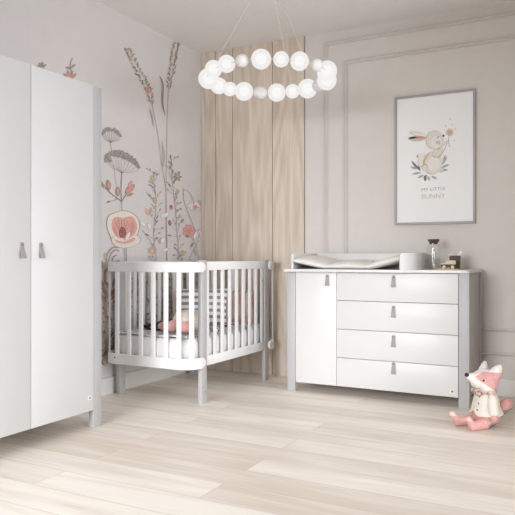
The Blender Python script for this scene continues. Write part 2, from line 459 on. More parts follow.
# grass ears
ear([(127, 50), (131, 58), (137, 70), (144, 82), (149, 92), (151.5, 104)], 5.5, (148.5, 91))
stroke([(151.8, 104), (154, 116), (157.6, 135), (161.5, 165), (165.6, 190), (166.4, 225), (167, 262)], .5, 'line')
stroke([(149.4, 109), (151.5, 116), (153.2, 126)], 2, 'leaf', True); stroke([(149.4, 109), (151, 116), (153, 126)], .6, 'leafd')
stroke([(159.2, 76), (162.6, 85), (162, 102), (164.8, 115.5)], 2.3, 'brown', True); stroke([(159.2, 76), (162.8, 85), (162.2, 102), (164.8, 115.5)], .6, 'dark')
ear([(176, 44), (174, 56), (172.6, 66), (170, 78), (168.4, 89)], 5)
stroke([(168.2, 88), (167, 110), (166.6, 136), (165.7, 190), (165.8, 230), (166.4, 262)], .5, 'line')
stroke([(161.6, 141), (163.6, 157), (161.8, 170)], 2.2, 'leaf', True)
# branch with red leaves
stroke([(121.4, 201.4), (114, 196), (107, 190), (102, 183)], .9, 'dark'); stroke([(121.4, 201.4), (126, 194), (130, 188)], .9, 'dark')
stroke([(117, 199), (113, 200.6), (110, 201)], .7, 'line')
leaf(109, 190, 100, 10, 4.6, 'brown', 'dark'); leaf(109.3, 189, 97, 8, 3, 'coral'); leaf(103, 188, 112, 8, 3, 'seed', 'dark'); leaf(102, 184, 150, 5, 2, 'dark')
leaf(117.6, 196, 92, 9, 4.2, 'seed', 'dark'); leaf(117.8, 195, 92, 7, 2.2, 'ochre')
leaf(125, 193, 42, 12, 5.4, 'coral', 'dark'); leaf(126, 196, 20, 8, 3, 'brown'); leaf(128, 188, 62, 8, 3, 'pink', 'dark')
leaf(110.5, 201, 200, 5, 1.8, 'dark')
# poppy
stroke([(124.6, 246), (125, 262)], 2.2, 'leaf'); stroke([(126, 246), (126.2, 262)], .6, 'dark')
def petal(z, col, edge=None):
    q = smoothp([(80 + u * .2524, 140 + v * .2525) for u, v in z + z[:1]], 5)[:-1]
    if edge:
        mx_, my_ = sum(p[0] for p in q) / len(q), sum(p[1] for p in q) / len(q)
        ink([(x + (x - mx_) * .035, y + (y - my_) * .035) for x, y in q], edge)
    ink(q, col)
petal([(105, 332), (112, 302), (134, 290), (150, 284), (172, 281), (200, 288), (224, 308), (233, 340), (226, 372), (214, 396), (170, 404), (130, 396), (116, 372), (108, 350)], 'cream', 'dark')
petal([(124, 392), (134, 382), (176, 398), (216, 378), (236, 388), (232, 408), (206, 421), (174, 427), (142, 420), (126, 404)], 'cream', 'dark')
petal([(134, 392), (172, 402), (214, 386), (208, 402), (178, 411), (146, 406)], 'pink')
petal([(127, 318), (136, 308), (152, 306), (165, 314), (168, 350), (160, 388), (140, 376), (126, 350)], 'pink', 'coral')
petal([(165, 314), (178, 308), (200, 304), (214, 314), (223, 342), (216, 368), (198, 384), (170, 390)], 'pink', 'coral')
petal([(130, 340), (138, 352), (150, 386), (134, 370)], 'coral'); petal([(206, 318), (214, 344), (204, 372), (192, 380), (198, 346)], 'coral')
for a in range(52, 132, 7): stroke([(122, 236), (122 + 13.5 * cos(radians(a)), 236 - 16.5 * sin(radians(a)))], .35, 'coral' if a % 2 else 'deep')
for a in range(200, 345, 16): stroke([(122.5 + 9 * cos(radians(a)), 236 - 6.5 * sin(radians(a))), (122.5 + 14 * cos(radians(a)), 236 - 10 * sin(radians(a)))], .3, 'ochre')
for a in range(20, 170, 15): stroke([(122.5 + 12.6 * cos(radians(a)), 231 - 13 * sin(radians(a))), (122.5 + 15 * cos(radians(a)), 230 - 17 * sin(radians(a)))], .3, 'ochre')
petal([(156, 352), (164, 344), (176, 350), (182, 368), (176, 386), (160, 386), (152, 370)], 'deep')
for k in range(26): blob(122.4 + random.uniform(-3, 3), 233 + random.uniform(-4.5, 4), .5, .8, random.choice(['dark', 'deep', 'dark', 'pink']), 6)
leaf(125.4, 240, 62, 9, 2.8, 'pale')
# curling grass beside the poppy
for q in ([(105.6, 260), (108, 252), (113, 247.4), (118.6, 247.6)], [(108, 262), (110.4, 254), (115, 250), (119, 251.4)], [(106, 262), (106.4, 255), (110, 249)], [(111.5, 262), (113, 257), (117, 255)]):
    stroke(q, 2.2, 'leaf', True); stroke(q, .7, 'dark')
leaf(105, 260, 95, 7, 2.2, 'ochre', 'dark')
# tall sprays of buds
S1 = [(156.4, 262), (154.4, 246), (153.4, 231), (155, 214), (155.6, 200), (154.4, 186), (152.6, 171)]
sprig(S1, 30, 7.5, ['leaf', 'leafd', 'pale', 'leaf', 'dark', 'ochre'], .6)
for x, y, a, c in ((148, 215, 105, 'pinkl'), (149, 214, 75, 'ochre'), (162, 219, 80, 'pale'), (163, 217, 40, 'pale'), (155.2, 204, 95, 'ochre'), (150.5, 229, 115, 'pale'), (159.6, 244, 85, 'ochre'), (161, 243, 60, 'pale'), (162, 251, 20, 'pale'), (145, 226, 140, 'pale'), (152.4, 182, 100, 'ochre')):
    leaf(x, y, a, 6.6, 3.4, c, 'line')
for s in (-35, -12, 12, 35): leaf(152, 254, 90 + s, 7, 3.4, 'ochre', 'line')
leaf(152, 254, 90, 6, 2, 'pinkl')
stroke([(142, 230), (146, 236), (151, 242), (154, 250)], .5, 'line'); stroke([(146, 192), (149, 196), (154, 199)], .5, 'line')
S2 = [(177.2, 262), (178, 247), (176.4, 230), (175.6, 215), (173.6, 196), (172, 180), (170.8, 157)]
sprig(S2, 28, 6.4, ['leaf', 'leafd', 'dark', 'leaf', 'seed'], .6)
blob(170.8, 207.6, 1.9, 2.6, 'coral', 9); blob(170.6, 206.4, 1.2, 1.4, 'deep', 7)
for a in range(0, 360, 60): leaf(177, 177, a, 5, 1.8, 'seed', None)
blob(177, 176.6, 1.6, 1.4, 'ochre', 8); stroke([(173, 184), (175, 180), (177, 177)], .6, 'dark')
leaf(170.4, 225, 110, 5, 3, 'brown', 'dark'); leaf(176.8, 194, 80, 5, 3, 'ochre', 'line'); leaf(180, 222, 40, 5, 2, 'leafd')
for x, y, h in ((170.6, 158, 6), (171.4, 165, 5), (169.6, 168, 5), (172.4, 172, 5)): leaf(x, y + 2, 70 + h * 4, h, 1.7, 'leafd', None)
for s in (-40, 0, 40): leaf(182, 255.5, 90 + s, 5.6, 2.8, 'ochre', 'line')
# bell flowers by the corner
stroke([(188, 262), (192, 252), (197.6, 240), (193, 226), (188, 213), (183.4, 200), (183, 188)], .6, 'line')
stroke([(199, 262), (197, 250), (193, 240), (190, 236)], .6, 'line'); stroke([(187, 191), (190, 194), (193, 200), (195, 203)], .5, 'line'); stroke([(182, 195), (184, 190), (187.5, 191)], .5, 'line')
for s in (-50, -25, 0, 25, 50): leaf(194, 202, 270 + s, 9, 3.2, 'pale' if abs(s) > 20 else 'pinkl', 'line')
blob(195.4, 207, 2, 2, 'coral', 8); leaf(198, 200, 300, 9, 3, 'leaf', 'line')
for a in (20, 75, 110, 160, 205, 265, 320): leaf(188.6, 231, a, 6.6, 4.2, 'pink', 'coral')
for a in (0, 60, 130, 190, 240, 300): leaf(188.4, 231, a, 4.6, 2, 'coral', None)
blob(186.6, 236, 2, 1.6, 'brown', 8)
for s in (-30, 0, 30): leaf(198.6, 230, 270 + s, 11, 4, 'pale', 'line')
leaf(199, 232, 265, 8, 2, 'leaf'); leaf(190, 248, 60, 7, 2, 'leafd'); leaf(196, 256, 110, 8, 2.4, 'leaf', 'line')
# blossoms that show above the wardrobe
for a in (40, 70, 100, 135, 160): leaf(69, 79.5, a, 8 + (a % 3), 2.6, 'brown' if a != 100 else 'coral', 'dark')
blob(69.4, 76, 3, 2.6, 'coral', 9, 0, .2); stroke([(70, 80), (71, 72), (69.5, 66), (72, 58)], .8, 'seed'); leaf(70, 68, 35, 6, 2, 'brown', 'dark'); leaf(70, 69, 160, 5, 1.8, 'seed', 'dark')
stroke([(40, 63), (42, 66), (43.5, 71), (44, 80)], .8, 'seed')
for a in (30, 80, 130, 170): leaf(41.6, 67, a, 5, 1.8, 'seed', 'dark')
wl = struct(b, 'wall_left', smooth=0, fixn=False)

# ------------------------------------------------------------------ shared furniture details
def strap_handle2(parent, x, z):
    """strap made as a vertical loop profile extruded sideways (robust)"""
    b = MB(M['leather']); w = .0125
    outer = [(0, .036), (-.005, .034), (-.0055, .02), (-.011, 0), (-.018, -.022), (-.0195, -.030), (-.017, -.0355), (-.011, -.036), (-.0085, -.033), (-.0095, -.0305), (-.0145, -.031), (-.0158, -.0275), (-.0145, -.021), (-.0085, -.001), (-.004, .012), (0, .014)]
    ww = lambda q: .0105 + .0045 * (.036 - q) / .072
    lo = [b.bm.verts.new((x - ww(q), y, z + q)) for y, q in outer]; hi = [b.bm.verts.new((x + ww(q), y, z + q)) for y, q in outer]
    n = len(outer); b.bm.faces.new(lo); b.bm.faces.new(hi[::-1])
    for i in range(n): b.bm.faces.new((lo[i], hi[i], hi[(i + 1) % n], lo[(i + 1) % n]))
    # back tongue lying near the door
    b.box(x - .0105, x + .0105, -.0035, -.0005, z - .034, z + .02, .001, 1)
    b.prism([(x + w * cos(a), z + .031 + w * sin(a)) for a in [2 * pi * k / 20 for k in range(20)]], -.0052, -.0002, axis='y')
    h = b.build('handle', parent); h['label'] = 'grey leather strap handle'
    s = MB(M['metal']); s.ell((x, -.0058, z + .029), (.0056, .003, .0056), sub=2); s.build('screw', h)
    return h
def emblem(parent, x, z, y=0.0, s=.0115):
    b = MB([M['cribwhite'], M['brown'], M['tissue']])
    b.box(x - s, x + s, y - .002, y, z - s, z + s, .0006, 1)
    b.prism([(x + s * .5 * cos(a), z + s * .5 * sin(a)) for a in [2 * pi * k / 8 + pi / 8 for k in range(8)]], y - .0026, y - .0015, mi=1, axis='y')
    o = b.build('emblem', parent); o['label'] = 'small white square badge with brown mark'
    return o

# ------------------------------------------------------------------ wardrobe (front looks to +x): built facing -y, then turned
ya, yb_ = 1.815, 2.845
WX = -2.498; WW = yb_ - ya; WD = .52; WH = 1.907
# local: x along the width, front at y = 0 and body behind (+y); rotation +90 deg: local -y -> world +x
wd = thing('wardrobe', 'tall white two-door wardrobe with pale grey frame against flowered wall', 'wardrobe', (WX, ya, 0), pi / 2)
P_ = .066
def wpost(x0):
    b = MB(M['grey']); b.box(x0, x0 + P_, 0, .036, 0, WH, .0025); o = b.build('leg', wd); o['label'] = 'pale grey full-height front post'
    b = MB(M['grey']); b.box(x0, x0 + P_, WD - .036, WD, 0, WH, .0025); b.build('leg', wd)
    b = MB(M['grey']); b.box(x0 + .018, x0 + P_ - .02, .036, WD - .036, .10, WH, .0015); o = b.build('side_panel', wd)
wpost(0); wpost(WW - P_)
b = MB(M['dimwhite']); b.box(P_, WW - P_, .03, WD, WH - .024, WH - .002, .001); b.build('top_panel', wd)
b = MB(M['inner']); b.box(P_, WW - P_, .03, WD, .10, .125, .001); b.build('bottom_panel', wd)
b = MB(M['inner']); b.box(P_, WW - P_, WD - .012, WD - .004, .125, WH - .024); b.build('back_panel', wd)
mid = WW / 2
YS = on_left(30.8, 200, WX)[0] - ya      # door gap
for x0, x1, hx in ((P_ + .002, YS - .0015, YS - .06), (YS + .0015, WW - P_ - .002, YS + .062)):
    b = MB(M['dimwhite']); b.box(x0, x1, -.002, .018, .100, WH, .002); d = b.build('door', wd)
    h = strap_handle2(d, hx, 1.0); h.location = (0, -.002, -.018)
    if x1 > mid + .1: e = emblem(d, x1 - .033, .175, -.002)

# ------------------------------------------------------------------ cot
cxl, cxr, cy0, cy1 = -2.967, -2.292, 3.579, 4.478
croot = Vector(((cxl + cxr) / 2, (cy0 + cy1) / 2, 0))
crib = thing('baby_crib', 'white slatted baby crib with rounded ends and pale grey legs', 'crib', croot)
def cbuild(b, n, p=None): return b.build(n, p or crib, off=croot)
for x in (cxl, cxr):
    for y in (cy0, cy1):
        b = MB(M['grey']); b.box(x - .015, x + .015, y - .032, y + .032, 0, .933, .004)
        o = cbuild(b, 'leg'); o['label'] = 'pale grey corner post running to the floor'
        s = MB(M['metal']); s.ell((x + .0155, y + .012, .075), (.002, .005, .005), sub=2); cbuild(s, 'screw', o)
RO, EXT, RR = .023, .160, .108         # rail outside the posts, end projection, bend radius
def upath(end):
    """centre line of the bent end rail, near end = -1, far end = +1"""
    y = cy0 if end < 0 else cy1
    pts = []
    xa, xb = cxl - RO, cxr + RO
    for t in (0, .003, .007, .012, .018, .025, .034): pts.append((xa, y + end * (.014 + t)))
    pts.append((xa, y + end * (EXT - RR)))
    for k in range(1, 13):
        a = pi / 2 * k / 12; pts.append((xa + RR * (1 - cos(a)), y + end * (EXT - RR + RR * sin(a))))
    left = pts
    right = [(xa + xb - p[0], p[1]) for p in left[::-1]]
    return left + right
def end_rail(end, z0, z1, name):
    b = MB(M['cribwhite']); h = (z1 - z0) / 2; zc = (z0 + z1) / 2; t = .011
    prof = [(-t, -h + .004), (-t + .004, -h), (t - .004, -h), (t, -h + .004), (t, h - .004), (t - .004, h), (-t + .004, h), (-t, h - .004)]
    P = upath(end); sc = []
    n = len(P)
    for i in range(n):
        j = min(i, n - 1 - i); d = (0, .003, .007, .012, .018, .025, .034)[j] if j < 7 else 1
        sc.append((1, max(.22, sqrt(max(0, 1 - (1 - min(1, d / h)) ** 2)))))
    b.sweep([(x, y, zc) for x, y in P], prof, scales=sc)
    return cbuild(b, name)
def upoint(end, s):
    """point + tangent angle at arc distance s from the middle of the bent rail"""
    y = (cy0 if end < 0 else cy1) + end * EXT
    half = (cxr - cxl) / 2 + RO - RR; xm = (cxl + cxr) / 2 + .012
    a = abs(s); sg = 1 if s >= 0 else -1
    if a <= half: return xm + s, y, 0
    k = (a - half) / RR
    if k <= pi / 2: return xm - .012 + sg * (half + RR * sin(k)), y - end * RR * (1 - cos(k)), -end * sg * k
    return xm - .012 + sg * (half + RR), y - end * RR - end * (a - half - RR * pi / 2), pi / 2
for end in (-1, 1):
    end_rail(end, .855, .921, 'end_rail')
    lo = end_rail(end, .236, .306, 'bottom_end_rail')
    if end < 0:
        e = emblem(lo, on_left(116, 358, -2.9)[0] * 0 - 2.878 - croot.x, .281, cy0 - EXT - .0115 - croot.y, .0125)
    for s in (-.35, -.25, -.15, -.05, .05, .15, .25, .345):
        x, y, a = upoint(end, s)
        b = MB(M['cribwhite']); mt = Matrix.Translation((x, y, 0)) @ Matrix.Rotation(a, 4, 'Z')
        b.box(-.0165, .0165, -.006, .006, .30, .86, .003, 2, mat=mt); cbuild(b, 'slat')
for x in (cxl, cxr):
    b = MB(M['cribwhite']); b.box(x - .012, x + .012, cy0 + .0325, cy1 - .0325, .866, .923, .004); cbuild(b, 'side_rail')
    b = MB(M['cribwhite']); b.box(x - .012, x + .012, cy0 + .0325, cy1 - .0325, .240, .303, .004); cbuild(b, 'bottom_side_rail')
    for k in range(9):
        y = 3.634 + .0978 * k
        b = MB(M['cribwhite']); b.box(x - .006, x + .006, y - .019, y + .019, .30, .868, .003); sl = cbuild(b, 'slat')
        if k == 8 and x > -2.6:
            s = MB(M['metal']); s.ell((x + .0065, y, .77), (.0015, .006, .006), sub=2); cbuild(s, 'screw', sl)
b = MB(M['cribwhite']); b.box(cxl - .01, cxr + .01, cy0 - .10, cy1 + .10, .268, .282, .003); cbuild(b, 'base_board')

# mattress with fitted sheet
def pillowgrid(n, m, f, mats, mif=None):
    b = MB(mats); V = [[b.bm.verts.new(f(i / n, j / m)) for j in range(m + 1)] for i in range(n + 1)]
    for i in range(n):
        for j in range(m):
            fc = b.bm.faces.new((V[i][j], V[i + 1][j], V[i + 1][j + 1], V[i][j + 1]))
            if mif: fc.material_index = mif((i + .5) / n, (j + .5) / m)
    return b
MX0, MX1, MY0, MY1 = cxl + .022, cxr - .020, cy0 - .139, cy1 + .139
mz0, mz1 = .283, .425
b = MB(M['sheet'])
poly = [(p[0] + (MX0 + MX1) / 2, p[1] + (MY0 + MY1) / 2) for p in rrect(MX1 - MX0, MY1 - MY0, .11, 8)]
rings = []
cxm, cym = (MX0 + MX1) / 2, (MY0 + MY1) / 2
for inset, z in ((.012, mz0), (0, mz0 + .015), (-.002, mz0 + .06), (0, mz1 - .03), (.006, mz1 - .012), (.02, mz1 - .002), (.05, mz1), (.12, mz1 + .001)):
    rr = []
    for k, p in enumerate(poly):
        dx, dy = p[0] - cxm, p[1] - cym; hx, hy = (MX1 - MX0) / 2, (MY1 - MY0) / 2
        wob = .0022 * sin(k * 2.3) if inset <= .0 else 0
        rr.append(b.bm.verts.new((cxm + dx * (1 - (inset + wob) / hx), cym + dy * (1 - (inset + wob) / hy), z)))
    rings.append(rr)
n = len(poly)
for a, c in zip(rings, rings[1:]):
    for k in range(n): b.bm.faces.new((a[k], a[(k + 1) % n], c[(k + 1) % n], c[k]))
b.bm.faces.new(rings[0][::-1]); b.bm.faces.new(rings[-1])
o = b.build('mattress', smooth=50); origin_at(o, (cxm, cym, mz0))
tag(o, 'thick white mattress in a fitted sheet lying in the slatted crib', 'mattress')

# bands of ink on cloth by a wave texture
def striped(name, c1, c2, scale, axis='X', sharp=.5, distort=0, dscale=2):
    m = pm(name, c1, .9, .03, 80, .2, spec=.1); n, l = m.node_tree.nodes, m.node_tree.links
    tc = [x for x in n if x.type == 'TEX_COORD'][0]
    w = n.new('ShaderNodeTexWave'); w.bands_direction = axis; w.inputs['Scale'].default_value = scale; w.inputs['Distortion'].default_value = distort; w.inputs['Detail Scale'].default_value = dscale
    l.new(tc.outputs['Object'], w.inputs['Vector'])
    cr = n.new('ShaderNodeValToRGB'); cr.color_ramp.interpolation = 'CONSTANT'
    cr.color_ramp.elements[0].color = lin(c1); cr.color_ramp.elements[1].position = sharp; cr.color_ramp.elements[1].color = lin(c2)
    l.new(w.outputs['Fac'], cr.inputs['Fac']); l.new(cr.outputs['Color'], n['Principled BSDF'].inputs['Base Color'])
    return m
def patchy(name, c1, c2, scale, thr=.5, c3=None):
    m = pm(name, c1, .9, .03, 80, .2, spec=.1); n, l = m.node_tree.nodes, m.node_tree.links
    nz = [x for x in n if x.type == 'TEX_NOISE'][0]; nz.inputs['Scale'].default_value = scale; nz.inputs['Detail'].default_value = 2
    cr = [x for x in n if x.type == 'VALTORGB'][0]
    cr.color_ramp.elements[0].color = lin(c1); cr.color_ramp.elements[0].position = thr - .03
    cr.color_ramp.elements[1].color = lin(c2); cr.color_ramp.elements[1].position = thr + .03
    if c3:
        e = cr.color_ramp.elements.new(min(.95, thr + .14)); e.color = lin(c3)
    return m
M['stripe'] = striped('grey striped cotton', (238, 237, 235), (150, 146, 146), 6.6, 'Z', .54)
M['bw'] = striped('white cloth with dark lines', (240, 239, 237), (70, 66, 68), 17, 'Y', .80)
M['scribble'] = patchy('white cloth with dark sketchy print', (238, 237, 235), (60, 56, 58), 42, .54)
M['floral'] = patchy('beige cloth with pink blossoms', (206, 188, 170), (212, 150, 142), 14, .52, (222, 184, 174))
M['pinkplush'] = pm('pink plush', (222, 164, 157), .95, .10, 60, .5, sheen=.4, spec=.1)
M['beigeplush'] = pm('beige plush', (222, 208, 192), .95, .06, 60, .4, sheen=.3, spec=.1)
M['darkcloth'] = pm('charcoal cloth', (62, 56, 54), .95, .2, 60, .3, spec=.1)

def cushion(name, w, h, t, mat, loc, rot, label, cat, group=None):
    """soft square cushion: w across, h tall, t thick, front looking to -y"""
    N = 22; b = MB(mat)
    def f(side):
        def g(u, v):
            x, z = (u - .5) * 2, (v - .5) * 2
            pin = 1 - .09 * (abs(x) ** 2) * (1 - abs(z)) - 0
            puff = ((1 - abs(x) ** 3.2) * (1 - abs(z) ** 3.2)) ** .62
            k = 1 - .055 * (1 - abs(z) ** 2); k2 = 1 - .055 * (1 - abs(x) ** 2)
            return (x * w / 2 * (k if abs(x) > .5 else 1 - (1 - k) * abs(x) * 2), side * t / 2 * puff, h / 2 + z * h / 2 * (k2 if abs(z) > .5 else 1 - (1 - k2) * abs(z) * 2))
        return g
    for sd in (-1, 1):
        F = f(sd); V = [[b.bm.verts.new(F(i / N, j / N)) for j in range(N + 1)] for i in range(N + 1)]
        for i in range(N):
            for j in range(N): b.bm.faces.new((V[i][j], V[i + 1][j], V[i + 1][j + 1], V[i][j + 1]))
    bmesh.ops.remove_doubles(b.bm, verts=b.bm.verts, dist=.0005)
    o = b.build(name, smooth=70); o.location = loc; o.rotation_euler = rot
    return tag(o, label, cat, group)
zt = mz1
cushion('cushion', .40, .29, .11, M['stripe'], (-2.615, 4.05, zt + .012), (radians(-13), 0, radians(22)), 'grey and white striped cushion standing upright in the crib', 'cushion', 'cushions in the crib')
cushion('cushion', .34, .26, .10, M['floral'], (-2.53, 4.40, zt + .012), (radians(-14), 0, radians(22)), 'beige cushion with pink blossom print at far end of crib', 'cushion', 'cushions in the crib')

# striped throw folded over the near half of the mattress
def sheet_mesh(x0, x1, y0, y1, zf, mats, N=36, t=.008):
    b = MB(mats); L = []
    for top in (1, 0):
        L.append([[b.bm.verts.new((x0 + (x1 - x0) * i / N, y0 + (y1 - y0) * j / N, zf(i / N, j / N) + (t if top else 0))) for j in range(N + 1)] for i in range(N + 1)])
    for i in range(N):
        for j in range(N):
            b.bm.faces.new((L[0][i][j], L[0][i + 1][j], L[0][i + 1][j + 1], L[0][i][j + 1]))
            b.bm.faces.new((L[1][i][j], L[1][i][j + 1], L[1][i + 1][j + 1], L[1][i + 1][j]))
    for i in range(N):
        for j, k in ((0, 0), (N, 0)):
            b.bm.faces.new((L[0][i][j], L[0][i + 1][j], L[1][i + 1][j], L[1][i][j]))
            b.bm.faces.new((L[0][j][i], L[0][j][i + 1], L[1][j][i + 1], L[1][j][i]))
    return b
b = sheet_mesh(MX0 + .03, MX1 - .03, MY0 + .035, 3.80, lambda u, v: .006 + .004 * sin(u * 9 + v * 3) + .003 * sin(v * 14), [M['bw']])
o = b.build('blanket', smooth=60); o.location = (0, 0, zt); origin_at_ = o
o.data.transform(Matrix.Translation((-cxm, -3.62, 0))); o.location = (cxm, 3.62, zt + .002)
tag(o, 'white blanket with thin dark stripes lying flat in the crib', 'blanket')
b = sheet_mesh(-2.90, -2.62, 3.70, 3.88, lambda u, v: .03 + .028 * sin(pi * u) * sin(pi * v) + .006 * sin(u * 22 + v * 9), [M['darkcloth']], 24, .01)
o = b.build('cloth', smooth=60); o.data.transform(Matrix.Translation((2.76, -3.79, 0))); o.location = (-2.76, 3.79, zt)
tag(o, 'dark crumpled cloth lying on the striped blanket by the wall', 'cloth')
b = sheet_mesh(-2.40, cxr - .027, 3.80, 4.31, lambda u, v: .014 + .030 * sin(pi * v) * (.4 + .6 * u) + .007 * sin(v * 29 + u * 8), [M['scribble']], 30, .012)
o = b.build('throw', smooth=60); o.data.transform(Matrix.Translation((2.36, -4.05, 0))); o.location = (-2.36, 4.05, zt)
tag(o, 'white throw with dark sketchy print bunched beside the long crib rail', 'throw')
# round soft cushion, beige above and pink below
pl = thing('soft_toy', 'round beige and pink plush toy lying on the striped crib blanket', 'toy', (-2.475, 3.635, zt + .029)); pl.scale = (1.1, 1.1, 1.08)
b = MB(M['beigeplush']); b.ell((.03, .035, .066), (.125, .085, .070)); b.build('body', pl)
b = MB(M['pinkplush']); b.ell((.045, -.045, .035), (.048, .05, .036)); o = b.build('paw', pl); o['label'] = 'pink plush patch'
b = MB(M['pinkplush']); b.ell((-.045, -.045, .035), (.05, .05, .036)); o = b.build('paw', pl); o['label'] = 'pink plush patch'
b = MB(M['pinkplush']); b.ell((-.13, -.01, .028), (.05, .045, .03)); o = b.build('paw', pl); o['label'] = 'pink plush patch'

# ------------------------------------------------------------------ changing dresser
FY = 4.22; DXa, DXb = -1.984, -.725; DXl, DXm, DXr = -1.921, -1.6095, -.7925; DB = 4.70
dr = thing('changing_dresser', 'wide white dresser with one door and four drawers on grey legs', 'dresser', ((DXa + DXb) / 2, (FY + DB) / 2, 0))
dro = Vector(dr.location)
def dbuild(b, n, p=None): return b.build(n, p or dr, off=dro)
for xa, xb in ((DXa, DXl - .0015), (DXr + .0015, DXb)):
    b = MB(M['grey']); b.box(xa, xb, FY, FY + .036, 0, .850, .003); o = dbuild(b, 'leg'); o['label'] = 'pale grey front post'
    b = MB(M['grey']); b.box(xa, xb, DB - .036, DB, 0, .850, .003); dbuild(b, 'leg')
    b = MB(M['grey']); b.box(xa + .012, xb - .012, FY + .036, DB - .036, .062, .850, .001); dbuild(b, 'side_panel')
b = MB(M['inner']); b.box(DXl + .0, DXr, FY + .025, DB - .004, .066, .085); dbuild(b, 'bottom_panel')
b = MB(M['inner']); b.box(DXl, DXr, DB - .012, DB - .004, .085, .848); dbuild(b, 'back_panel')
b = MB(M['inner']); b.box(DXm - .009, DXm + .009, FY + .025, DB - .012, .085, .848); dbuild(b, 'divider')
def dface(x0, x1, z0, z1, name, hx, hz, badge=False):
    b = MB(M['white']); b.box(x0, x1, FY + .001, FY + .02, z0, z1, .0018); d = dbuild(b, name)
    h = strap_handle2(d, hx - dro.x, hz); h.location = (0, FY + .001 - dro.y, 0); h.scale = (1, .7, 1)
    if badge: emblem(d, x1 - .036 - dro.x, z0 + .036, FY + .001 - dro.y, .0135)
    return d
dface(DXl + .0015, DXm - .0012, .064, .8475, 'door', on_back(327.5, 280, FY)[0], .789)
zs = [.066, .2605, .4575, .6545, .8475]
HX = on_back(393.6, 280, FY)[0]
for k in range(4):
    dface(DXm + .0012, DXr - .0012, zs[k] + (.0015 if k else -.002), zs[k + 1] - .0015, 'drawer', HX, (.215, .394, .589, .789)[k], badge=(k == 0))
# worktop: swells forward where the changing tray stands
tp = [(-1.992, 4.69)]
def arc(cx, cy, r, a0, a1, n=6): return [(cx + r * cos(radians(a0 + (a1 - a0) * k / n)), cy + r * sin(radians(a0 + (a1 - a0) * k / n))) for k in range(n + 1)]
tp = [(DXa - .006, DB)] + arc(DXa - .006 + .02, 4.172, .02, 180, 270)
for k in range(13):
    t = k / 12; tp.append((-1.135 + .10 * t, 4.152 + .048 * (3 * t * t - 2 * t ** 3)))
tp += arc(DXb + .004 - .03, 4.20 + .03, .03, -90, 0) + [(DXb + .004, DB)]
b = MB(M['white']); b.prism(tp, .8505, .869, bev=.003); dbuild(b, 'worktop')

tr = thing('changing_tray', 'white three-sided changing tray with raised edge standing on dresser top', 'changing tray', (-1.54, 4.43, .869))
TX0, TX1 = -1.948, -1.128
def side_poly(y0, y1, h, r): return [(y1, 0)] + [(y1, h)] + arc(y0 + r, h - r, r, 90, 180, 8) + [(y0, 0)]
x = TX0
b = MB(M['white']); b.prism([(p[0] - 4.43, p[1]) for p in side_poly(4.225, 4.672, .112, .026)], x - .009 + 1.54, x + .009 + 1.54, axis='x', bev=.003)
b.build('side_panel', tr)
b = MB(M['white']); pth = smoothp0([(-1.148, 4.150), (-1.112, 4.176), (-1.075, 4.222), (-1.064, 4.29), (-1.074, 4.42), (-1.098, 4.56), (-1.115, 4.672)])
pr = [(-.009, 0), (.009, 0), (.009, .110), (.007, .112), (-.007, .112), (-.009, .110)]
b.sweep([(x + 1.54, y - 4.43, 0) for x, y in pth], pr, scales=[(1, .88 + .12 * sqrt(1 - (1 - min(1, k / 5)) ** 2)) for k in range(len(pth))])
o = b.build('side_panel', tr, smooth=40)
s = MB(M['metal']); s.ell((-1.0558 + 1.54, -.14, .055), (.0015, .004, .004), sub=2); s.build('screw', o)
b = MB(M['white']); b.box(TX0 - .009 + 1.54, -1.106 + 1.54, .242, .262, 0, .112, .003); b.build('back_panel', tr)

# soft changing pad with raised wings
PX0, PX1, PY0, PY1 = TX0 + .012, TX1 - .012, 4.185, 4.66
def padz(u, v):
    s = (u - .5) * 2
    base = .030 + .012 * sin(pi * min(1, max(0, v))) + .016 * v 
    seg = .016 * abs(sin(pi * (u * 3.0)))
    wl_ = max(0, (-s - .42) / .58); wr = max(0, (s - .42) / .58)
    up = .050 * wl_ ** 1.2 * (.9 + .1 * v) + .064 * wr ** 1.15
    return base + seg + up, up
M['pad'] = pm('soft white and oat quilt', (243, 239, 235), .95, .03, 30, .25, spec=.1, bscale=90)
b = MB(M['pad']); N, K = 48, 22; T, B_ = [], []
for i in range(N + 1):
    ta, ba = [], []
    for j in range(K + 1):
        u, v = i / N, j / K; zz, up = padz(u, v)
        e = min(1, min(u, 1 - u) * N / 2.5) ; e2 = min(1, min(v, 1 - v) * K / 2.5)
        ed = sqrt(max(0, min(e, e2))); ed = max(.05, ed)
        lowz = .003 + up * .93
        x = PX0 + (PX1 - PX0) * u; y = PY0 + (PY1 - PY0) * v
        midz = (zz + lowz) / 2
        ta.append(b.bm.verts.new((x, y, midz + (zz - midz) * ed))); ba.append(b.bm.verts.new((x, y, midz - (midz - lowz) * ed)))
    T.append(ta); B_.append(ba)
for i in range(N):
    for j in range(K):
        b.bm.faces.new((T[i][j], T[i + 1][j], T[i + 1][j + 1], T[i][j + 1])); b.bm.faces.new((B_[i][j], B_[i][j + 1], B_[i + 1][j + 1], B_[i + 1][j]))
for i in range(N):
    for j in (0, K): b.bm.faces.new((T[i][j], B_[i][j], B_[i + 1][j], T[i + 1][j]))
for j in range(K):
    for i in (0, N): b.bm.faces.new((T[i][j], T[i][j + 1], B_[i][j + 1], B_[i][j]))
o = b.build('changing_pad', smooth=70); o.data.transform(Matrix.Translation((1.54, -4.42, 0))); o.location = (-1.54, 4.42, .869)
tag(o, 'soft white changing pad with raised curved wings inside the tray', 'changing pad')

